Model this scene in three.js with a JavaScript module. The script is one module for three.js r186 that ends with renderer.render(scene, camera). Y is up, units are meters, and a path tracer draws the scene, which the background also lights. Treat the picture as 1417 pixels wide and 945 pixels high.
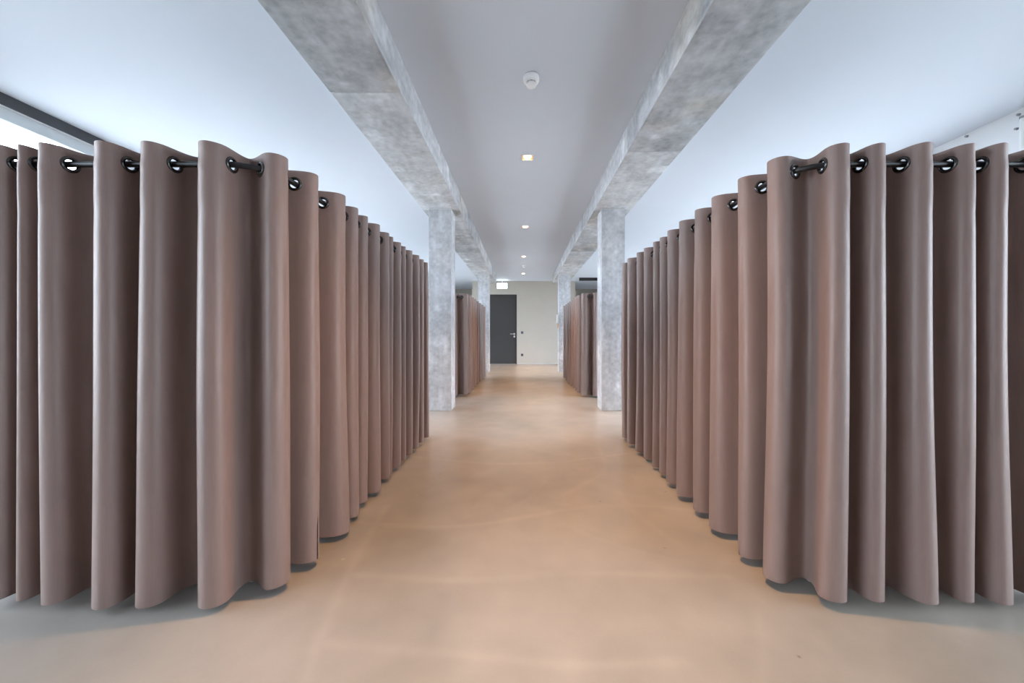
import * as THREE from 'three';
import { RoundedBoxGeometry } from 'three/addons/geometries/RoundedBoxGeometry.js';
import { mergeGeometries } from 'three/addons/utils/BufferGeometryUtils.js';
import { RectAreaLightUniformsLib } from 'three/addons/lights/RectAreaLightUniformsLib.js';

// ---------------------------------------------------------------- camera, sky, exposure
const W = 1417, H = 945, F = 540;
const scene = new THREE.Scene();
const camera = new THREE.PerspectiveCamera(2 * Math.atan(H / 2 / F) * 180 / Math.PI, W / H, 0.05, 200);
camera.position.set(0, 1, 0);
camera.lookAt(0, 1, -1);
camera.setViewOffset(W, H, -14.5, 7.5, W, H);          // shifted lens: verticals stay vertical
scene.background = new THREE.Color().setRGB(0.76, 0.87, 1.0);   // bright overcast sky
scene.backgroundIntensity = 17;
const renderer = new THREE.WebGLRenderer({ antialias: true });
renderer.toneMapping = THREE.LinearToneMapping;
renderer.toneMappingExposure = 0.76;
renderer.shadowMap.enabled = true;
RectAreaLightUniformsLib.init();
const LAMP_COLOR = new THREE.Color().setRGB(1, 0.55, 0.22), LAMP_CD = 38;

// ---------------------------------------------------------------- dimensions (x right, depth d away from the camera = -z)
const CEIL = 2.96, XL = -4.2, XR = 4.3, D_BACK = -5.2, D_CORE = 13.9, D_END = 16.3;
const BEAM_Y = 2.71;

// ---------------------------------------------------------------- helpers
let seed = 7;
const rnd = () => { seed = (seed * 1664525 + 1013904223) >>> 0; return seed / 4294967296; };
const hash = (x, y, k) => { let n = (x * 374761393 + y * 668265263 + k * 982451653) | 0; n = Math.imul(n ^ (n >>> 13), 1274126177); return ((n ^ (n >>> 16)) >>> 0) / 4294967296; };
const sm = (t) => t * t * (3 - 2 * t);
function vnoise(x, y, k = 0, per = 0) {
  const xi = Math.floor(x), yi = Math.floor(y), u = sm(x - xi), v = sm(y - yi);
  const m = per ? (a) => ((a % per) + per) % per : (a) => a;
  const a = hash(m(xi), m(yi), k), b = hash(m(xi + 1), m(yi), k), c = hash(m(xi), m(yi + 1), k), d = hash(m(xi + 1), m(yi + 1), k);
  return a + (b - a) * u + (c - a) * v + (a - b - c + d) * u * v;
}
function fbm(x, y, oct, k = 0, per = 0) {
  let s = 0, a = 0.5, f = 1;
  for (let i = 0; i < oct; i++) { s += a * vnoise(x * f, y * f, k + i * 17, per ? per * f : 0); a *= 0.5; f *= 2; }
  return s / (1 - Math.pow(0.5, oct));
}
const clamp = (v, a = 0, b = 1) => Math.min(b, Math.max(a, v));
const toS = (l) => Math.round(255 * (l <= 0.0031308 ? 12.92 * l : 1.055 * Math.pow(l, 1 / 2.4) - 0.055));
function texture(w, h, fn, color = true, wrap = THREE.RepeatWrapping) {   // fn(x, y in 0..1) -> linear [r,g,b] or a number
  const data = new Uint8Array(w * h * 4);
  for (let j = 0; j < h; j++) for (let i = 0; i < w; i++) {
    const c = fn((i + 0.5) / w, (j + 0.5) / h), o = (j * w + i) * 4;
    if (color) { data[o] = toS(clamp(c[0])); data[o + 1] = toS(clamp(c[1])); data[o + 2] = toS(clamp(c[2])); }
    else data[o] = data[o + 1] = data[o + 2] = Math.round(255 * clamp(c));
    data[o + 3] = 255;
  }
  const t = new THREE.DataTexture(data, w, h, THREE.RGBAFormat);
  t.wrapS = t.wrapT = wrap; t.magFilter = THREE.LinearFilter; t.minFilter = THREE.LinearMipmapLinearFilter; t.generateMipmaps = true;
  if (color) t.colorSpace = THREE.SRGBColorSpace;
  t.needsUpdate = true;
  return t;
}
const lin = (r, g, b) => new THREE.Color().setRGB(r, g, b);
const mat = (r, g, b, roughness = 0.6, extra = {}) => new THREE.MeshPhysicalMaterial({ color: lin(r, g, b), roughness, ...extra });
const used = new Map();
function numbered(name) {
  const n = used.get(name) || 0; used.set(name, n + 1);
  return n ? name + '_' + String(n).padStart(3, '0') : name;
}
function mesh(name, geometry, material, parent) {
  const m = new THREE.Mesh(geometry, material);
  m.name = parent ? name : numbered(name);
  m.castShadow = m.receiveShadow = true;
  (parent || scene).add(m);
  return m;
}
function thing(name, label, category, pos = [0, 0, 0], group) {
  const o = new THREE.Group(); o.name = numbered(name); o.position.set(...pos); scene.add(o);
  o.userData = { label, category }; if (group) o.userData.group = group;
  return o;
}
function structure(o, label, category) { o.userData.kind = 'structure'; if (label) o.userData.label = label; if (category) o.userData.category = category; return o; }
// box from ranges in scene axes (x, y, depth) with uv in metres taken from its own faces
function box(x0, x1, y0, y1, d0, d1, r = 0, ux = 0, uy = 0) {
  const w = x1 - x0, h = y1 - y0, l = d1 - d0;
  const g = r ? new RoundedBoxGeometry(w, h, l, 2, r) : new THREE.BoxGeometry(w, h, l);
  g.translate((x0 + x1) / 2, (y0 + y1) / 2, -(d0 + d1) / 2);
  metreUV(g, ux, uy);
  return g;
}
function metreUV(g, ux = 0, uy = 0) {
  const p = g.attributes.position, n = g.attributes.normal, uv = new Float32Array(p.count * 2);
  for (let i = 0; i < p.count; i++) {
    const ax = Math.abs(n.getX(i)), ay = Math.abs(n.getY(i)), az = Math.abs(n.getZ(i));
    let u, v;
    if (ax >= ay && ax >= az) { u = p.getZ(i); v = p.getY(i); } else if (ay >= az) { u = p.getZ(i); v = p.getX(i); } else { u = p.getX(i); v = p.getY(i); }
    uv[2 * i] = u + ux; uv[2 * i + 1] = v + uy;
  }
  g.setAttribute('uv', new THREE.BufferAttribute(uv, 2));
}
const withRepeat = (t, metres) => { t.repeat.set(1 / metres, 1 / metres); return t; };

// ---------------------------------------------------------------- materials
const concreteMap = (k, base, spread, warm) => withRepeat(texture(1024, 1024, (u, v) => {
  const x = u * 2.4, y = v * 2.4;                                       // the picture covers 2.4 m and tiles
  const cloud = 0.55 * fbm(u * 7, v * 7, 6, k, 7) + 0.45 * fbm(u * 20, v * 20, 5, k + 5, 20), fine = fbm(u * 64, v * 64, 3, k + 50, 64), streak = fbm(u * 5, v * 40, 3, k + 90, 5);
  let l = base * (1 + spread * (cloud - 0.5) * 2.4 + 0.42 * (fine - 0.5) + 0.36 * (streak - 0.5));
  const pit = vnoise(u * 190, v * 190, k + 7, 190); if (pit > 0.965) l *= 0.74;
  const lime = fbm(u * 10, v * 10, 4, k + 31, 10); if (lime > 0.6) l *= 1 + (lime - 0.6) * 1.6;
  const rust = clamp((fbm(u * 4, v * 4, 4, k + 61, 4) - 0.6) * 5) * warm;
  return [l * (0.975 + 0.10 * rust), l, l * (1.045 - 0.16 * rust)];
}), 2.4);
const concreteBump = withRepeat(texture(512, 512, (u, v) => 0.6 * fbm(u * 24, v * 24, 4, 300, 24) + 0.4 * (vnoise(u * 120, v * 120, 320, 120) > 0.95 ? 0 : 1), false), 1.6);
const M = {};
M.concreteBeam = mat(1, 1, 1, 0.72, { map: concreteMap(11, 0.44, 0.42, 0.7), bumpMap: concreteBump, bumpScale: 0.002 });
M.concreteBeamPale = mat(1, 1, 1, 0.72, { map: concreteMap(23, 0.53, 0.26, 0.3), bumpMap: concreteBump, bumpScale: 0.002 });
M.concreteColumn = mat(1, 1, 1, 0.74, { map: concreteMap(37, 0.52, 0.24, 0.25), bumpMap: concreteBump, bumpScale: 0.0018 });
M.mortar = mat(0.60, 0.60, 0.59, 0.9);
M.ceiling = mat(1, 1, 1, 0.85, { map: withRepeat(texture(512, 512, (u, v) => { const l = 0.70 + 0.035 * (fbm(u * 4, v * 4, 5, 77, 4) - 0.5); return [l * 0.92, l * 0.985, l * 1.09]; }), 5) });
M.paintWhite = mat(0.76, 0.78, 0.80, 0.8);
const plaster = withRepeat(texture(512, 512, (u, v) => { const l = 1 + 0.05 * (fbm(u * 8, v * 8, 4, 141, 8) - 0.5); return [0.38 * l, 0.345 * l, 0.30 * l]; }), 3);
M.plaster = mat(1, 1, 1, 0.85, { map: plaster });
M.frame = mat(0.52, 0.56, 0.58, 0.45);
M.charcoal = mat(0.045, 0.048, 0.055, 0.6);  // dark tone for the shade painted along the left lintel
M.frameWhite = mat(0.8, 0.82, 0.83, 0.4);
M.glass = new THREE.MeshPhysicalMaterial({ color: 0xffffff, transmission: 1, thickness: 0, roughness: 0, ior: 1.45 });
M.door = mat(0.022, 0.020, 0.019, 0.62);
M.doorFrame = mat(0.014, 0.013, 0.013, 0.6);
M.steel = mat(0.72, 0.72, 0.71, 0.3, { metalness: 0.9 });
M.switchBlack = mat(0.035, 0.033, 0.045, 0.4);
M.plastic = mat(0.88, 0.89, 0.90, 0.45);
M.plasticGrey = mat(0.30, 0.31, 0.34, 0.6);
M.orange = mat(0.62, 0.26, 0.10, 0.6);
M.black = mat(0.012, 0.012, 0.014, 0.5);
M.rod = mat(0.022, 0.022, 0.024, 0.36, { metalness: 0.25 });
M.eyelet = mat(0.010, 0.010, 0.012, 0.16, { clearcoat: 0.6, clearcoatRoughness: 0.15 });
M.copper = mat(0.70, 0.36, 0.16, 0.35, { metalness: 0.7 });
M.gravel = mat(0.42, 0.42, 0.40, 0.95);
const weaveMap = texture(512, 512, (u, v) => {
  const thread = vnoise(u * 128, v * 8, 5, 128), slub = vnoise(u * 40, v * 3, 9, 40), cloud = fbm(u * 4, v * 4, 3, 15, 4);
  const l = 1 + 0.07 * (thread - 0.5) + 0.06 * (slub - 0.5) + 0.05 * (cloud - 0.5);
  return [0.228 * l, 0.158 * l, 0.137 * l];
});
weaveMap.repeat.set(1 / 0.4, 1 / 0.4);
const weaveBump = texture(256, 256, (u, v) => 0.5 + 0.25 * Math.sin(u * Math.PI * 2 * 64) + 0.25 * Math.sin(v * Math.PI * 2 * 64), false);
weaveBump.repeat.set(1 / 0.08, 1 / 0.08);
M.fabric = mat(1, 1, 1, 0.42, { map: weaveMap, bumpMap: weaveBump, bumpScale: 0.0001, sheen: 0.15, sheenRoughness: 0.35, sheenColor: lin(0.75, 0.68, 0.68) });
// polished screed: cloudy patches, trowel arcs, a few pale working joints and specks; covers 9 m and mirrors
const FLOOR_M = 9;
const arcs = [];
for (let i = 0; i < 150; i++) arcs.push({ x: rnd() * 9, y: rnd() * 9, r: 0.35 + rnd() * 1.1, a: rnd() * 6.28, w: 0.5 + rnd() * 0.9, t: 0.006 + rnd() * 0.02, k: (rnd() - 0.45) * 0.08 });
const joints = [[[-0.60, 1.0], [-0.66, 1.25], [-0.74, 1.68], [-0.80, 2.3]], [[-0.74, 1.64], [-0.3, 1.60], [0.2, 1.64], [0.85, 1.62]], [[-0.66, 1.28], [-0.2, 1.22], [0.2, 1.18], [0.5, 1.2]], [[0.62, 1.02], [0.8, 1.3], [0.86, 1.42]], [[-1.4, 2.2], [-0.4, 2.05], [0.5, 2.3], [1.2, 2.2]], [[-1.2, 3.3], [0, 3.05], [1.1, 3.4]], [[0.3, 2.5], [0.6, 2.9], [0.7, 3.6]]];
const tone = new Float32Array(2048 * 2048);
{
  const N = 2048, put = (x, y, w, a) => {                                // x, y in metres of the map
    const R = Math.ceil(w * 2.2 / FLOOR_M * N), ci = x / FLOOR_M * N, cj = y / FLOOR_M * N;
    for (let j = Math.max(0, Math.floor(cj - R)); j < Math.min(N, cj + R); j++) for (let i = Math.max(0, Math.floor(ci - R)); i < Math.min(N, ci + R); i++) {
      const q = Math.hypot(i - ci, j - cj) / (w / FLOOR_M * N);
      const v = a * Math.exp(-q * q); if (Math.abs(v) > Math.abs(tone[j * N + i])) tone[j * N + i] = v;
    }
  };
  for (const c of arcs) for (let t = 0; t < c.w; t += c.t * 0.6 / c.r) put(c.x + c.r * Math.cos(c.a + t), c.y + c.r * Math.sin(c.a + t), c.t, c.k * Math.sin(Math.PI * t / c.w));
  for (const line of joints) {
    const cv = new THREE.CatmullRomCurve3(line.map(([x, d]) => new THREE.Vector3(x + 4.5, d, 0))), n = Math.ceil(cv.getLength() / 0.008);
    for (let i = 0; i <= n; i++) { const p = cv.getPoint(i / n); put(p.x + 0.01 * (fbm(p.x * 5, p.y * 5, 2, 3) - 0.5), p.y + 0.03 * (fbm(p.x * 4, p.y * 4, 2, 8) - 0.5), 0.016 + 0.012 * vnoise(p.x * 6, p.y * 6, 2), 0.085 * (0.3 + 0.7 * vnoise(p.x * 4, p.y * 4, 4))); }
  }
  for (let i = 0; i < 160; i++) put(rnd() * 9, rnd() * 9, 0.003 + rnd() * 0.003, rnd() > 0.5 ? 0.3 : -0.4);
}
const floorMap = texture(2048, 2048, (u, v) => {
  const a = fbm(u * 5, v * 5, 5, 401), b = fbm(u * 14 + 2 * a, v * 9, 4, 431), c = fbm(u * 60, v * 60, 3, 461);
  const t = tone[Math.min(2047, Math.floor(v * 2048)) * 2048 + Math.min(2047, Math.floor(u * 2048))];
  const l = 0.30 * (1 + 0.95 * (a - 0.5) + 0.50 * (b - 0.5) + 0.22 * (c - 0.5) + 0.03 * (hash(Math.floor(u * 2048), Math.floor(v * 2048), 5) - 0.5) + 1.5 * t);
  const warm = 0.5 + 1.6 * (fbm(u * 4, v * 4, 4, 491) - 0.5);
  return [l * (1.04 + 0.04 * warm), l * 0.955, l * (0.87 - 0.09 * warm)];
}, true, THREE.MirroredRepeatWrapping);
const floorRough = texture(1024, 1024, (u, v) => 0.325 + 0.10 * (fbm(u * 9, v * 9, 4, 521) - 0.5) + 0.04 * (fbm(u * 50, v * 50, 2, 541) - 0.5), false, THREE.MirroredRepeatWrapping);
M.floor = mat(1, 1, 1, 1, { map: floorMap, roughnessMap: floorRough });

// ---------------------------------------------------------------- the shell
{
  const g = new THREE.BoxGeometry(XR - XL + 0.6, 0.25, D_END - D_BACK + 0.6);
  g.translate((XL + XR) / 2, -0.125, -(D_END + D_BACK) / 2);
  const p = g.attributes.position, uv = g.attributes.uv;
  for (let i = 0; i < p.count; i++) uv.setXY(i, (p.getX(i) + 4.5) / FLOOR_M, -p.getZ(i) / FLOOR_M);
  structure(mesh('floor', g, M.floor), 'polished cloudy beige screed floor with trowel marks', 'floor');
}
const LIGHTS = [[0.055, 1.63], [0.055, 4.285], [0.052, 7.0], [0.03, 9.62], [0.025, 12.24]], LQ = 0.058;
{
  const s = new THREE.Shape();
  s.moveTo(XL - 0.3, D_BACK - 0.3); s.lineTo(XR + 0.3, D_BACK - 0.3); s.lineTo(XR + 0.3, D_END + 0.3); s.lineTo(XL - 0.3, D_END + 0.3); s.closePath();
  for (const [x, d] of LIGHTS) {
    const h = new THREE.Path(); h.moveTo(x - LQ, d - LQ); h.lineTo(x - LQ, d + LQ); h.lineTo(x + LQ, d + LQ); h.lineTo(x + LQ, d - LQ); h.closePath(); s.holes.push(h);
  }
  const g = new THREE.ExtrudeGeometry(s, { depth: 0.22, bevelEnabled: false });
  g.rotateX(-Math.PI / 2); g.translate(0, CEIL, 0);
  metreUV(g);
  structure(mesh('ceiling', g, M.ceiling), 'smooth pale grey-white painted ceiling', 'ceiling');
}
// window walls: an upstand, a lintel, solid ends, and glazed bays between them
function windowWall(side, x, label, groups, head, frameMat, wallMat) {
  const out = side < 0 ? -1 : 1, T = 0.28, a = Math.min(x, x + out * T), b = Math.max(x, x + out * T);
  const w = new THREE.Group(); w.name = side < 0 ? 'wall_left' : 'wall_right'; scene.add(w); structure(w, label, 'wall');
  mesh('lintel', box(a, b, head, CEIL, D_BACK, D_END), wallMat, w);
  mesh('upstand', box(a, b, 0, 0.1, D_BACK, D_END), M.paintWhite, w);
  const f = 0.055, xm = x + out * 0.03, x2 = xm + out * 0.07, lo = Math.min(xm, x2), hi = Math.max(xm, x2);
  const edges = [D_BACK, ...groups.flat(), D_END];
  for (let i = 0; i < edges.length; i += 2) mesh('wall_panel', box(a, b, 0.1, head, edges[i], edges[i + 1]), M.paintWhite, w);
  groups.forEach(([dFrom, dTo], gi) => { for (let i = 0; i < 3; i++) {
    const d0 = dFrom + i * (dTo - dFrom) / 3, d1 = d0 + (dTo - dFrom) / 3;
    const win = new THREE.Group(); win.name = 'window_' + (++windows); scene.add(win);
    structure(win, 'tall clear window bay in the ' + (side < 0 ? 'grey' : 'white') + ' framed glazing', 'window');
    mesh('frame_head', box(lo, hi, head - 0.10, head, d0, d1, 0.004), frameMat, win);
    mesh('frame_sill', box(lo, hi, 0.1, 0.1 + f, d0, d1, 0.004), frameMat, win);
    mesh('frame_jamb', box(lo, hi, 0.1 + f, head - 0.10, d0, d0 + f, 0.004), frameMat, win);
    mesh('frame_jamb', box(lo, hi, 0.1 + f, head - 0.10, d1 - f, d1, 0.004), frameMat, win);
    mesh('pane', box((lo + hi) / 2 - 0.004, (lo + hi) / 2 + 0.004, 0.1 + f, head - 0.10, d0 + f, d1 - f), M.glass, win);
  } });
  return w;
}
let windows = 0;
const wl = windowWall(-1, XL, 'left wall of tall windows under a painted-in strip of lintel shade', [[-2.7, 1.6], [2.85, 8.3], [8.9, 13.4]], 2.865, M.frame, M.paintWhite);
mesh('lintel_shade_strip', box(XL, XL + 0.012, 2.866, CEIL, D_BACK, D_END), M.charcoal, wl).userData.label = 'charcoal strip painting in the shade above the windows';  // thin dark strip stands in for the shadow band below the ceiling
const wr = windowWall(1, XR, 'right wall of tall white windows under a bolted white lintel', [[-2.7, 1.6], [2.85, 8.3], [8.9, 13.0]], 2.50, M.frameWhite, M.paintWhite);
for (const [d, y] of [[3.375, 2.915], [3.39, 2.80], [3.77, 2.93], [3.775, 2.84]]) {
  const g = new THREE.CylinderGeometry(0.011, 0.011, 0.02, 10); g.rotateZ(Math.PI / 2); g.translate(XR - 0.01, y, -d);
  mesh('bolt', g, M.plasticGrey, wr);
}
{
  const p = thing('conduit', 'white vertical pipe with a dark collar on the white lintel', 'pipe', [XR - 0.022, 2.5, -3.335]);
  const g = new THREE.CylinderGeometry(0.02, 0.02, 0.36, 16); g.translate(0, 0.18, 0); mesh('tube', g, M.frameWhite, p);
  const c = new THREE.CylinderGeometry(0.022, 0.022, 0.02, 16); c.translate(0, 0.37, 0); mesh('collar', c, M.plasticGrey, p);
}
{
  const back = mesh('wall_back', box(XL, XR, 0, CEIL, D_BACK - 0.25, D_BACK), M.paintWhite); structure(back, 'plain white wall closing the near end of the room', 'wall');
  const endL = mesh('wall_end_left', box(XL, -1.79, 0, CEIL, D_END, D_END + 0.25), M.plaster); structure(endL, 'beige wall at the far end of the left bay', 'wall');
  const endR = mesh('wall_end_right', box(1.89, XR, 0, CEIL, D_END, D_END + 0.25), M.plaster); structure(endR, 'beige wall at the far end of the right bay', 'wall');
  // core wall with the door opening
  const DX0 = -1.215, DX1 = -0.205, DY = 2.48;
  const core = new THREE.Group(); core.name = 'wall_core'; scene.add(core); structure(core, 'beige plaster wall at the end of the corridor', 'wall');
  mesh('plaster_face', mergeGeometries([box(DX1, 1.89, 0, CEIL, D_CORE, D_CORE + 0.2), box(-1.79, DX0, 0, CEIL, D_CORE, D_CORE + 0.2), box(DX0, DX1, DY, CEIL, D_CORE, D_CORE + 0.2)]), M.plaster, core);
  mesh('side_face', box(-1.79, -1.59, 0, CEIL, D_CORE + 0.2, D_END + 0.25), M.plaster, core);
  mesh('side_face', box(1.69, 1.89, 0, CEIL, D_CORE + 0.2, D_END + 0.25), M.plaster, core);
  const base = mesh('baseboard_core', box(DX1 + 0.02, 1.89, 0, 0.035, D_CORE - 0.012, D_CORE, 0.003), mat(0.40, 0.38, 0.36, 0.6)); structure(base, 'low grey baseboard beside the dark door', 'baseboard');
  const door = new THREE.Group(); door.name = 'door_1'; scene.add(door); structure(door, 'tall dark charcoal flush door with a steel lever handle', 'door');
  mesh('leaf', box(DX0 + 0.03, DX1 - 0.03, 0.012, DY - 0.03, D_CORE + 0.02, D_CORE + 0.065, 0.003), M.door, door);
  mesh('frame', mergeGeometries([box(DX0, DX0 + 0.03, 0, DY, D_CORE - 0.008, D_CORE + 0.19), box(DX1 - 0.03, DX1, 0, DY, D_CORE - 0.008, D_CORE + 0.19), box(DX0 + 0.03, DX1 - 0.03, DY - 0.03, DY, D_CORE - 0.008, D_CORE + 0.19)]), M.doorFrame, door);
  mesh('threshold', box(DX0 + 0.03, DX1 - 0.03, 0, 0.011, D_CORE - 0.01, D_CORE + 0.18), M.steel, door);
  const handle = new THREE.Group(); handle.name = 'handle'; door.add(handle); handle.userData.label = 'brushed steel lever handle';
  const xH = DX1 - 0.085, yH = 1.075;
  const bar = new THREE.CatmullRomCurve3([[xH, yH, D_CORE + 0.02], [xH, yH, D_CORE - 0.02], [xH - 0.015, yH, D_CORE - 0.034], [xH - 0.15, yH, D_CORE - 0.034]].map(([x, y, d]) => new THREE.Vector3(x, y, -d)), false, 'catmullrom', 0.1);
  mesh('lever', new THREE.TubeGeometry(bar, 24, 0.011, 8), M.steel, handle);
  mesh('rose', box(xH - 0.027, xH + 0.027, yH - 0.03, yH + 0.03, D_CORE + 0.012, D_CORE + 0.0205, 0.003), M.steel, handle);
  mesh('lock_plate', box(xH - 0.027, xH + 0.027, yH - 0.125, yH - 0.06, D_CORE + 0.010, D_CORE + 0.0205, 0.003), M.steel, handle);
}
// ground outside the windows
structure(mesh('terrace_ground', box(-30, 30, -0.45, -0.25, -25, 40), M.gravel), 'pale ground outside the windows', 'ground');

// beams and columns
const cornice = (x0, x1, segs, side) => {
  const g = new THREE.Group(); g.name = numbered('concrete_beam'); scene.add(g);
  structure(g, 'fair-faced concrete ceiling beam on the ' + side + ' of the corridor', 'beam');
  for (let i = 0; i + 1 < segs.length; i++) {
    const geo = box(x0, x1, BEAM_Y, CEIL, segs[i] + 0.0012, segs[i + 1] - 0.0012, 0.006, rnd() * 2.4, rnd() * 2.4);
    mesh('concrete_section', geo, i % 2 ? M.concreteBeam : M.concreteBeamPale, g);
  }
};
cornice(-1.352, -0.852, [-5.2, -0.9, 2.74, 5.30, 8.0, 10.9, 12.66], 'left side');
cornice(0.972, 1.474, [-5.2, -1.2, 3.62, 5.30, 7.9, 10.9, 12.66], 'right side');
const column = (x0, x1, d0, w, label) => {
  const g = new THREE.Group(); g.name = numbered('concrete_column'); scene.add(g); structure(g, label, 'column');
  const shaft = box(x0, x1, 0, BEAM_Y - 0.012, d0, d0 + w, 0.006, rnd() * 2.4, rnd() * 2.4);
  const uv = shaft.attributes.uv; for (let i = 0; i < uv.count; i++) { const u = uv.getX(i); uv.setXY(i, uv.getY(i), u); }
  mesh('shaft', shaft, M.concreteColumn, g);
  mesh('mortar_joint', box(x0 + 0.006, x1 - 0.006, BEAM_Y - 0.012, BEAM_Y, d0 + 0.006, d0 + w - 0.006), M.mortar, g);
};
column(-1.255, -0.952, 5.217, 0.3, 'square concrete column between the left curtain cubicles');
column(1.058, 1.372, 5.217, 0.3, 'square concrete column between the right curtain cubicles');
column(-1.255, -0.952, -0.38, 0.3, 'square concrete column nearest the plain white end wall, grey framed window side');
column(1.058, 1.372, -0.38, 0.3, 'square concrete column nearest the plain white end wall, white framed window side');
column(-1.235, -0.925, 10.80, 0.31, 'square concrete column next to the dark door');
column(1.005, 1.330, 10.80, 0.31, 'square concrete column carrying a small white box');

// ---------------------------------------------------------------- curtains
const RAIL_Y = 1.645, TOP = 1.70, HEM = 0.032, R_IN = 0.0180, R_OUT = 0.0300, ROD = 0.0112, CORNER = 0.15;
const eyeletGeo = new THREE.LatheGeometry([[R_IN, -0.003], [R_IN + 0.001, -0.005], [R_IN + 0.004, -0.0062], [R_OUT - 0.003, -0.0048], [R_OUT, -0.0018], [R_OUT, 0.0018], [R_OUT - 0.003, 0.0048], [R_IN + 0.004, 0.0062], [R_IN + 0.001, 0.005], [R_IN, 0.003], [R_IN, -0.003]].map(([r, y]) => new THREE.Vector2(r, y)), 28);
function cubicle(o) {
  const { sign, xs, df, de, xo } = o, r = CORNER, Q = Math.PI / 2 * r;   // closed rail: front run, corner, corridor side, corner, back run, corner, window side, corner
  const x0 = xo - r, Lf = x0 - xs - r, La = Q, Ls = de - df - 2 * r, LT = 2 * Lf + 2 * Ls + 4 * Q;
  const path = (s) => {                                             // |x|, depth, and outward normal
    s = ((s % LT) + LT) % LT;
    if (s < Lf) return [x0 - s, df, 0, -1]; s -= Lf;
    if (s < Q) { const a = s / r; return [xs + r - r * Math.sin(a), df + r - r * Math.cos(a), -Math.sin(a), -Math.cos(a)]; } s -= Q;
    if (s < Ls) return [xs, df + r + s, -1, 0]; s -= Ls;
    if (s < Q) { const a = s / r; return [xs + r - r * Math.cos(a), de - r + r * Math.sin(a), -Math.cos(a), Math.sin(a)]; } s -= Q;
    if (s < Lf) return [xs + r + s, de, 0, 1]; s -= Lf;
    if (s < Q) { const a = s / r; return [x0 + r * Math.sin(a), de - r + r * Math.cos(a), Math.sin(a), Math.cos(a)]; } s -= Q;
    if (s < Ls) return [xo, de - r - s, 1, 0]; s -= Ls;
    const a = s / r; return [x0 + r * Math.cos(a), df + r - r * Math.sin(a), Math.cos(a), -Math.sin(a)];
  };
  const sOf = [...o.front.map((x) => x0 - x), Lf + La * o.corner, ...o.side.map((d) => Lf + La + d - df - CORNER)];
  const seen = sOf.length;
  { const a = sOf[seen - 1], m = Math.round((LT + sOf[0] - a) / 0.19); for (let i = 1; i < m; i++) sOf.push(a + (LT + sOf[0] - a) * i / m); }
  const flare = o.flare || {}, n = sOf.length, nf = o.front.length;
  const at = (k) => { const w = Math.floor(k / n); return sOf[k - w * n] + w * LT; };
  const gap = (k) => at(k + 1) - at(k);
  const tan = (k) => { const a = gap(k - 1), b = gap(k); return 2 * a * b / (a + b); };
  const S = (p) => { const k = Math.floor(p), t = p - k, a = at(k), b = at(k + 1), t2 = t * t, t3 = t2 * t; return a * (2 * t3 - 3 * t2 + 1) + tan(k) * (t3 - 2 * t2 + t) + b * (3 * t2 - 2 * t3) + tan(k + 1) * (t3 - t2); };
  const fl = (k) => flare[k] || 0;
  const amp = (p) => { const k = Math.floor(p + 0.5), g = 0.5 * (gap(k - 1) + gap(k)); return 0.068 * clamp(g / 0.19, 0.62, 1.35); };
  const ampS = (p) => { const k = Math.floor(p), t = sm(p - k); return amp(k) * (1 - t) + amp(k + 1) * t; };
  const K = o.seed;
  const P = (p, y, out) => {
    const low = Math.max(0, 1 - (y - HEM) / (TOP - HEM)), ph = 2 * Math.PI * p, k = Math.floor(p), t = sm(p - k);
    const lamb = gap(k);
    const drift = (fl(k) * (1 - t) + fl(k + 1) * t) * Math.pow(low, 1.6) + low * 0.20 * lamb * (vnoise(p * 1.1, y * 0.8, K) - 0.5);
    const s = S(p) + drift + 0.075 * Math.min(lamb, 0.25) * Math.sin(2 * ph) * (0.6 + 0.4 * low);
    const [x, d, nx, nd] = path(s);
    const a = ampS(p) * (1 + 0.06 * low + low * 0.30 * (vnoise(p * 0.9 + 40, y * 0.9, K + 3) - 0.5));
    const off = a * Math.cos(ph) + low * 0.014 * (vnoise(p * 1.7 + 9, y * 1.1, K + 5) - 0.5) + 0.0022 * (1 - low) * Math.sin(ph * 2 + y * 60) * clamp((TOP - y) * 8) * clamp((y - 1.3) * 3);
    const hang = y + low * 0.012 * (vnoise(p * 0.6, 3, K + 9) - 0.5);
    return out.set(sign * (x + nx * off), hang, -(d + nd * off));
  };
  const rows = [];
  for (let y = TOP; y > 1.59; y -= 0.0055) rows.push(y);
  for (let i = 1; i <= 22; i++) rows.push(1.59 - (1.59 - HEM) * i / 22);
  const A = new THREE.Vector3(), B = new THREE.Vector3(), C = new THREE.Vector3(), n1 = new THREE.Vector3();
  const mid = Math.round((seen + n) / 2);
  [...o.panels, [seen - 0.53, mid - 0.52, o.backLabel], [mid - 0.48, n - 1.52, o.outerLabel]].forEach(([pa, pb, label], pi) => {
    const root = thing('eyelet_curtain', label, 'curtain', [0, 0, 0], o.group);
    const org = P((pa + pb) / 2, HEM, new THREE.Vector3()); org.y = 0; root.position.copy(org);
    const per = pi >= o.panels.length ? Math.min(28, o.per || 28) : o.per || 44, cols = Math.round((pb - pa) * per), pos = [], nor = [], uv = [];
    const rings = [];
    for (let q = Math.ceil(pa * 2 - 0.5); (q + 0.5) / 2 < pb - 0.06; q++) { const p = (q + 0.5) / 2; if (p < pa + 0.06) continue; rings.push([p, P(p, RAIL_Y - 0.002, new THREE.Vector3())]); }
    let arc = 0; const last = new THREE.Vector3();
    const at2 = [];
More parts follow.
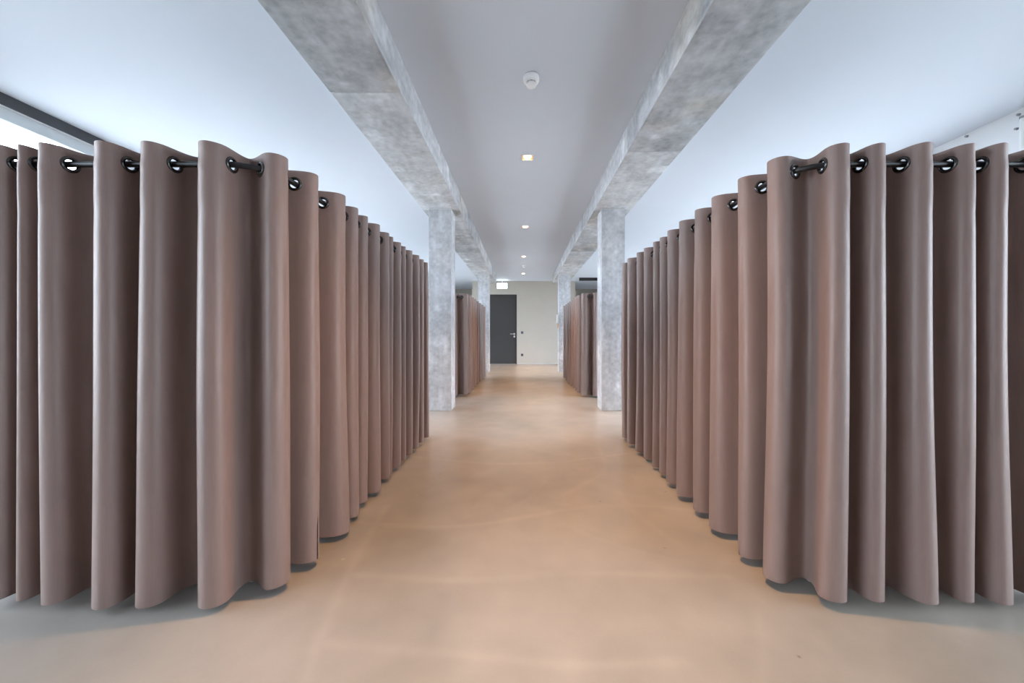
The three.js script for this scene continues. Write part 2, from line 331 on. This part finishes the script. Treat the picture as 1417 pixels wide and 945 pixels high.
    for (let i = 0; i <= cols; i++) {
      const p = pa + (pb - pa) * i / cols;
      P(p, 1.5, C); if (i) arc += C.distanceTo(last); last.copy(C);
      for (const y of rows) {
        P(p, y, A); const e = 0.004;
        P(p + e, y, B); P(p - e, y, C); B.sub(C); const tx = B.clone();
        P(p, y + e, B); P(p, y - e, C); B.sub(C);
        n1.crossVectors(tx, B).normalize().multiplyScalar(-sign);
        if (sign > 0) n1.negate().negate();
        pos.push(A.x - org.x, A.y, A.z - org.z); nor.push(n1.x, n1.y, n1.z); uv.push(arc + pi * 0.37, y);
      }
    }
    // make normals point outwards whatever the handedness
    {
      const R0 = rows.length, i = Math.round(cols / 2), q = (i * R0 + rows.length - 3) * 3;
      const p = pa + (pb - pa) * i / cols, [, , nx, nd] = path(S(p));
      // the sheet's front side: along the rail's normal where the fold peaks
      const pk = Math.round(p), ii = Math.round((pk - pa) / (pb - pa) * cols), qq = (clamp(ii, 0, cols) * R0 + 4) * 3;
      const [, , px, pd] = path(S(pk));
      if (nor[qq] * sign * px + nor[qq + 2] * -pd < 0) for (let z = 0; z < nor.length; z++) nor[z] = -nor[z];
    }
    const R = rows.length, V = pos.length / 3, T = 0.0013, P2 = [], N2 = [], U2 = [], idx = [];
    for (const f of [1, -1]) for (let i = 0; i < V; i++) { P2.push(pos[3 * i] + f * T * nor[3 * i], pos[3 * i + 1], pos[3 * i + 2] + f * T * nor[3 * i + 2]); N2.push(f * nor[3 * i], f * nor[3 * i + 1], f * nor[3 * i + 2]); U2.push(uv[2 * i], uv[2 * i + 1]); }
    // winding so that faces agree with the normals
    const va = new THREE.Vector3(...pos.slice(0, 3)), vb = new THREE.Vector3(...pos.slice(3, 6)), vc = new THREE.Vector3(...pos.slice(3 * R, 3 * R + 3));
    const flip = vb.sub(va).cross(vc.sub(va)).dot(new THREE.Vector3(...nor.slice(0, 3))) < 0;
    const tri = (a, b, c) => { if (flip) idx.push(a, c, b); else idx.push(a, b, c); };
    for (let i = 0; i < cols; i++) for (let j = 0; j + 1 < R; j++) {
      const a = i * R + j, b = a + 1, c = a + R, d = c + 1;
      if (rows[j] < 1.675 && rows[j + 1] > 1.60) {
        const mx = (pos[3 * a] + pos[3 * d]) / 2 + org.x, my = (pos[3 * a + 1] + pos[3 * d + 1]) / 2, mz = (pos[3 * a + 2] + pos[3 * d + 2]) / 2 + org.z;
        let cut = false;
        for (const [, c0] of rings) if ((mx - c0.x) ** 2 + (my - c0.y) ** 2 + (mz - c0.z) ** 2 < (R_IN + (per < 40 ? 0.0085 : 0.0055)) ** 2) { cut = true; break; }
        if (cut) continue;
      }
      tri(a, b, c); tri(b, d, c);
      tri(a + V, c + V, b + V); tri(b + V, c + V, d + V);
    }
    for (let i = 0; i < cols; i++) { const a = i * R, c = a + R; tri(a, c, a + V); tri(c, c + V, a + V); const e = a + R - 1, f = e + R; tri(e, e + V, f); tri(f, e + V, f + V); }
    for (let j = 0; j + 1 < R; j++) { let a = j, b = j + 1; tri(a, a + V, b); tri(b, a + V, b + V); a = cols * R + j; b = a + 1; tri(a, b, a + V); tri(b, b + V, a + V); }
    const g = new THREE.BufferGeometry();
    g.setAttribute('position', new THREE.Float32BufferAttribute(P2, 3)); g.setAttribute('normal', new THREE.Float32BufferAttribute(N2, 3)); g.setAttribute('uv', new THREE.Float32BufferAttribute(U2, 2)); g.setIndex(idx);
    mesh('fabric', g, M.fabric, root);
    for (const [p, c0] of rings) {
      const y = c0.y, e = 0.02; P(p + e, y, A); P(p - e, y, B); A.sub(B).setY(0).normalize();
      const nrm = new THREE.Vector3(-A.z, 0, A.x);
      const m = mesh('eyelet', eyeletGeo, M.eyelet, root);
      m.quaternion.setFromUnitVectors(new THREE.Vector3(0, 1, 0), nrm);
      m.position.set(c0.x - org.x, y, c0.z - org.z);
    }
  });
  // the rail with its posts
  const root = thing('curtain_rail', o.railLabel, 'curtain rail', [sign * (xs + 0.13), 0, -(df + 0.12)]);
  const ox = root.position.x, oz = root.position.z;
  class Rail extends THREE.Curve { getPoint(t, v = new THREE.Vector3()) { const [x, d] = path(t * LT); return v.set(sign * x - ox, RAIL_Y, -d - oz); } }
  mesh('rod', new THREE.TubeGeometry(new Rail(), 420, ROD, 12, true), M.rod, root);
  const post = (ax, ad, rx, rd) => {                                // a post just inside the folds with an arm to the rod
    const g = new THREE.CylinderGeometry(0.011, 0.011, RAIL_Y - 0.006, 12); g.translate(sign * ax - ox, (RAIL_Y - 0.006) / 2 + 0.006, -ad - oz); const p = mesh('post', g, M.frame, root);
    const b = new RoundedBoxGeometry(0.07, 0.006, 0.07, 1, 0.002); b.translate(sign * ax - ox, 0.003, -ad - oz); mesh('base_plate', b, M.frame, p);
    const arm = new THREE.TubeGeometry(new THREE.LineCurve3(new THREE.Vector3(sign * ax - ox, RAIL_Y, -ad - oz), new THREE.Vector3(sign * rx - ox, RAIL_Y, -rd - oz)), 2, 0.006, 8); mesh('arm', arm, M.rod, p);
  };
  const [cx, cd] = path(sOf[nf - 1]); post(xs + 0.165, df + 0.155, cx, cd);
  const [ex, ed] = path(sOf[seen - 2]); post(ex + 0.18, ed, ex, ed);
  const [gx, gd] = path(sOf[mid]); post(gx - 0.18, gd, gx, gd);
}
function evenly(a, b, step, k) { const n = Math.round(Math.abs(b - a) / step), r = []; for (let i = 0; i <= n; i++) r.push(a + (b - a) * i / n + (i && i < n ? (hash(i, k, 3) - 0.5) * step * 0.35 : 0)); return r; }
const GROUP = 'taupe eyelet curtains around the cubicles';
{
  const front = [1.92, 1.838, 1.742, 1.517, 1.355, 1.14], nf = front.length;
  const side = [1.695, 1.945, 2.14, 2.29, 2.455, 2.66, 2.765, 2.93, 3.06, 3.205, 3.395, 3.58, 3.73];
  cubicle({ sign: -1, xs: 0.966, df: 1.466, de: 3.93, xo: 2.12, front, side, corner: 0.67, seed: 100, flare: { [nf - 2]: -0.022, [nf - 4]: 0.015, [nf + 6]: 0.015 }, group: GROUP,
    railLabel: 'black rail around the near cubicle by the grey framed windows',
    panels: [[-1.48, nf - 3.52, 'taupe curtain in tight folds under the painted-in lintel shade'], [nf - 3.48, nf + 5.5, 'taupe curtain wrapping the rounded corner beside the grey framed windows'], [nf + 5.54, nf + 13.42, 'taupe curtain running up to the left concrete column, its far folds narrow']],
    backLabel: 'taupe curtain at the back of the near left cubicle facing the column', outerLabel: 'taupe curtain facing the grey framed windows on the near cubicle' });
}
{
  const front = [1.745, 1.635, 1.465, 1.302, 1.172], nf = front.length;
  const side = [1.735, 1.97, 2.17, 2.385, 2.595, 2.78, 2.91, 3.115, 3.28, 3.53, 3.76];
  cubicle({ sign: 1, xs: 1.037, df: 1.466, de: 3.97, xo: 2.05, front, side, corner: 0.78, seed: 200, flare: { [nf - 1]: 0.008 }, group: GROUP,
    railLabel: 'black rail around the near cubicle by the white bolted lintel',
    panels: [[-1.48, nf - 3.52, 'taupe curtain with deep dark folds below the white bolted lintel'], [nf - 3.48, nf + 6.5, 'taupe curtain wrapping the rounded corner on the side of the white lintel'], [nf + 6.54, nf + 11.42, 'taupe curtain running up to the right concrete column with shiny black eyelets']],
    backLabel: 'taupe curtain at the back of the near right cubicle facing the column', outerLabel: 'taupe curtain facing the white framed windows on the near cubicle' });
}
{
  const front = evenly(1.88, 1.13, 0.19, 3), nf = front.length, side = [6.76, 7.10, 7.46, 7.88, 8.34, 8.80, 9.32];
  cubicle({ sign: -1, xs: 0.975, df: 6.42, de: 9.56, xo: 2.12, per: 56, front, side, corner: 0.8, seed: 300, group: GROUP,
    railLabel: 'black rail of the far cubicle between the two left columns',
    panels: [[-1.48, nf - 3.52, 'taupe front curtain of the far cubicle behind the left column'], [nf - 3.48, nf + 2.5, 'pale lit taupe curtain rounding the corner behind the left column'], [nf + 2.54, nf + side.length + 0.42, 'taupe curtain leading to the column next to the dark door']],
    backLabel: 'taupe curtain at the back of the far left cubicle', outerLabel: 'taupe curtain facing the grey framed windows on the far cubicle' });
}
{
  const front = evenly(1.88, 1.19, 0.19, 5), nf = front.length, side = [6.72, 6.99, 7.28, 7.58, 7.90, 8.24, 8.58, 9.05];
  cubicle({ sign: 1, xs: 1.035, df: 6.36, de: 9.32, xo: 2.10, per: 48, front, side, corner: 0.7, seed: 400, group: GROUP,
    railLabel: 'black rail of the far cubicle between the two right columns',
    panels: [[-1.48, nf - 3.52, 'taupe front curtain of the far cubicle behind the right column'], [nf - 3.48, nf + 4.5, 'pale lit taupe curtain rounding the corner behind the right column'], [nf + 4.54, nf + side.length + 0.42, 'taupe curtain leading to the column with the small white box']],
    backLabel: 'taupe curtain at the back of the far right cubicle', outerLabel: 'taupe curtain facing the white framed windows on the far cubicle' });
}

// the pair of cubicles behind the camera, which keep daylight from behind off the front folds
for (const [sign, xs, word] of [[-1, 0.966, 'grey'], [1, 1.037, 'white']]) {
  const front = evenly(1.85, 1.15, 0.2, 11), nf = front.length, side = evenly(-3.86, -2.0, 0.2, 12), L = nf + side.length;
  cubicle({ sign, xs, df: -4.2, de: -1.75, xo: 2.1, per: 18, front, side, corner: 0.7, seed: 500 + 50 * sign, group: GROUP,
    railLabel: 'black rail of the cubicle by the plain white end wall and ' + word + ' framed windows',
    panels: [[-1.48, nf - 0.52, 'taupe curtain facing the plain white end wall, on the side of the ' + word + ' framed windows'], [nf - 0.48, L + 0.42, 'taupe corridor curtain near the plain white end wall, on the ' + word + ' framed window side']],
    backLabel: 'taupe curtain facing the open gap from the white end wall cubicle, ' + word + ' window side', outerLabel: 'taupe curtain facing the ' + word + ' framed windows near the plain white end wall' });
}

// ---------------------------------------------------------------- lamps
M.bulb = new THREE.MeshStandardMaterial({ color: 0xffffff, emissive: lin(1, 0.84, 0.62), emissiveIntensity: 12, roughness: 0.4 });
const lampLabels = ['square recessed downlight over the front curtain corners', 'square recessed warm downlight shining brightest, next beyond the smoke detector', 'second lit warm downlight beyond the round smoke detector', 'warm downlight just in front of the distant smoke detector', 'warm downlight closest to the door wall'];
LIGHTS.forEach(([x, d], i) => {
  const r = thing('recessed_downlight', lampLabels[i], 'downlight', [x, CEIL, -d], 'recessed downlights along the corridor ceiling');
  const q = LQ - 0.0005, t = 0.004, h = 0.075;
  const wall = (w, l, px, pz) => { const g = new THREE.BoxGeometry(w, h, l); g.translate(px, h / 2 - 0.001, pz); return g; };
  mesh('housing', mergeGeometries([wall(t, 2 * q, -q + t / 2, 0), wall(t, 2 * q, q - t / 2, 0), wall(2 * q, t, 0, -q + t / 2), wall(2 * q, t, 0, q - t / 2)]), M.copper, r);
  const top = new THREE.BoxGeometry(2 * q, 0.004, 2 * q); top.translate(0, h, 0); mesh('back_plate', top, M.copper, r);
  const ringBox = (w, l, px, pz) => { const g = new THREE.BoxGeometry(w, 0.003, l); g.translate(px, -0.0016, pz); return g; }, o = LQ + 0.005;
  mesh('trim', mergeGeometries([ringBox(0.008, 2 * o, -o + 0.004, 0), ringBox(0.008, 2 * o, o - 0.004, 0), ringBox(2 * o - 0.016, 0.008, 0, -o + 0.004), ringBox(2 * o - 0.016, 0.008, 0, o - 0.004)]), M.plastic, r);
  const bulb = new THREE.LatheGeometry([[0, -0.014], [0.018, -0.012], [0.034, -0.004], [0.042, 0.010], [0.040, 0.026], [0.028, 0.050], [0.016, 0.072], [0, 0.072]].map(([a, b]) => new THREE.Vector2(a, b)), 24);
  mesh('lamp', bulb, M.bulb, r).userData.label = 'glowing warm lamp';
  const l = new THREE.SpotLight(LAMP_COLOR, LAMP_CD, 0, 0.74, 0.9, 2);
  l.position.set(x, CEIL - 0.02, -d); l.target.position.set(x, 0, -d); l.castShadow = true; l.shadow.radius = 1.8; l.name = 'downlight_beam';
  scene.add(l, l.target);
});

// ---------------------------------------------------------------- exit sign
{
  const r = thing('exit_sign', 'glowing white rectangular emergency sign above the dark door', 'sign', [-0.72, 2.78, -(D_CORE - 0.03)]);
  const hb = new RoundedBoxGeometry(0.37, 0.20, 0.05, 2, 0.006); hb.translate(0, 0, 0.0); mesh('housing', hb, M.plastic, r);
  const face = new THREE.BoxGeometry(0.35, 0.18, 0.004); face.translate(0, 0, 0.0275);
  mesh('lit_face', face, new THREE.MeshStandardMaterial({ color: 0xffffff, emissive: lin(0.88, 1, 0.99), emissiveIntensity: 9 }), r);
  const br = new THREE.BoxGeometry(0.03, 0.08, 0.02); br.translate(0, 0.14, -0.01); mesh('bracket', br, M.plastic, r);
  const l = new THREE.RectAreaLight(lin(0.80, 1, 0.98), 5, 0.35, 0.18); l.position.set(-0.72, 2.78, -(D_CORE - 0.065)); l.lookAt(-0.72, 2.78, 0); l.name = 'exit_sign_light'; scene.add(l);
}
// ---------------------------------------------------------------- smoke detectors
function detector(x, d, label) {
  const r = thing('smoke_detector', label, 'smoke detector', [x, CEIL, -d], 'smoke detectors on the corridor ceiling');
  mesh('base', new THREE.LatheGeometry([[0, 0], [0.058, 0], [0.061, -0.006], [0.061, -0.03], [0.056, -0.04], [0.038, -0.044], [0, -0.044]].map(([a, b]) => new THREE.Vector2(a, b)), 36), M.plastic, r);
  mesh('sensor_cap', new THREE.LatheGeometry([[0, -0.044], [0.034, -0.044], [0.035, -0.052], [0.0, -0.052]].map(([a, b]) => new THREE.Vector2(a, b)), 28), M.plasticGrey, r);
  mesh('sensor_dome', new THREE.LatheGeometry([[0, -0.052], [0.039, -0.052], [0.040, -0.060], [0.036, -0.072], [0.024, -0.079], [0, -0.081]].map(([a, b]) => new THREE.Vector2(a, b)), 32), M.plastic, r);
  for (let i = 0; i < 8; i++) { const g = new THREE.BoxGeometry(0.006, 0.010, 0.005); g.translate(0, -0.048, 0.036); g.rotateY(i * Math.PI / 4 + 0.39); mesh('rib', g, M.plastic, r); }
}
detector(0.066, 2.95, 'round white smoke detector in front of the brightest downlight');
detector(0.045, 10.75, 'small white smoke detector between the two farthest downlights');

// ---------------------------------------------------------------- small wall fittings
{
  const s = thing('light_switch', 'small square black light switch level with the door handle', 'switch', [-0.012, 1.125, -(D_CORE - 0.006)]);
  mesh('plate', new RoundedBoxGeometry(0.085, 0.085, 0.011, 2, 0.003), M.switchBlack, s);
  const g = new RoundedBoxGeometry(0.055, 0.055, 0.006, 2, 0.002); g.translate(0, 0, 0.007); mesh('rocker', g, mat(0.07, 0.065, 0.09, 0.35), s);
  const k = thing('power_socket', 'small square black power socket low on the wall', 'socket', [-0.012, 0.33, -(D_CORE - 0.006)]);
  mesh('plate', new RoundedBoxGeometry(0.085, 0.085, 0.011, 2, 0.003), M.switchBlack, k);
  const c = new THREE.LatheGeometry([[0.021, 0.010], [0.025, 0.010], [0.025, 0.0], [0.021, 0.0], [0.021, 0.010]].map(([a, b]) => new THREE.Vector2(a, b)), 24); c.rotateX(Math.PI / 2); mesh('socket_ring', c, M.switchBlack, k);
  const w = thing('wall_box', 'small white box fixed to the side of the far right column', 'wall box', [1.005, 1.36, -10.93]);
  const b = new RoundedBoxGeometry(0.052, 0.24, 0.16, 2, 0.008); b.translate(-0.026, 0.12, 0); mesh('cover', b, M.plastic, w);
  const tg = new RoundedBoxGeometry(0.02, 0.14, 0.06, 2, 0.004); tg.translate(-0.010, -0.07, 0); mesh('lower_tab', tg, M.orange, w).userData.label = 'orange-brown lower tab';
  const bl = thing('blind_cassette', 'black horizontal blind cassette under the ceiling of the far right bay', 'blind', [3.1, CEIL, -13.12]);
  const cg = new RoundedBoxGeometry(2.36, 0.1, 0.09, 2, 0.006); cg.translate(0, -0.05, 0); mesh('casing', cg, M.black, bl);
  for (const s2 of [-1, 1]) { const e = new RoundedBoxGeometry(0.01, 0.106, 0.096, 2, 0.003); e.translate(s2 * 1.185, -0.053, 0); mesh('end_plate', e, M.black, bl); }
}
renderer.render(scene, camera);
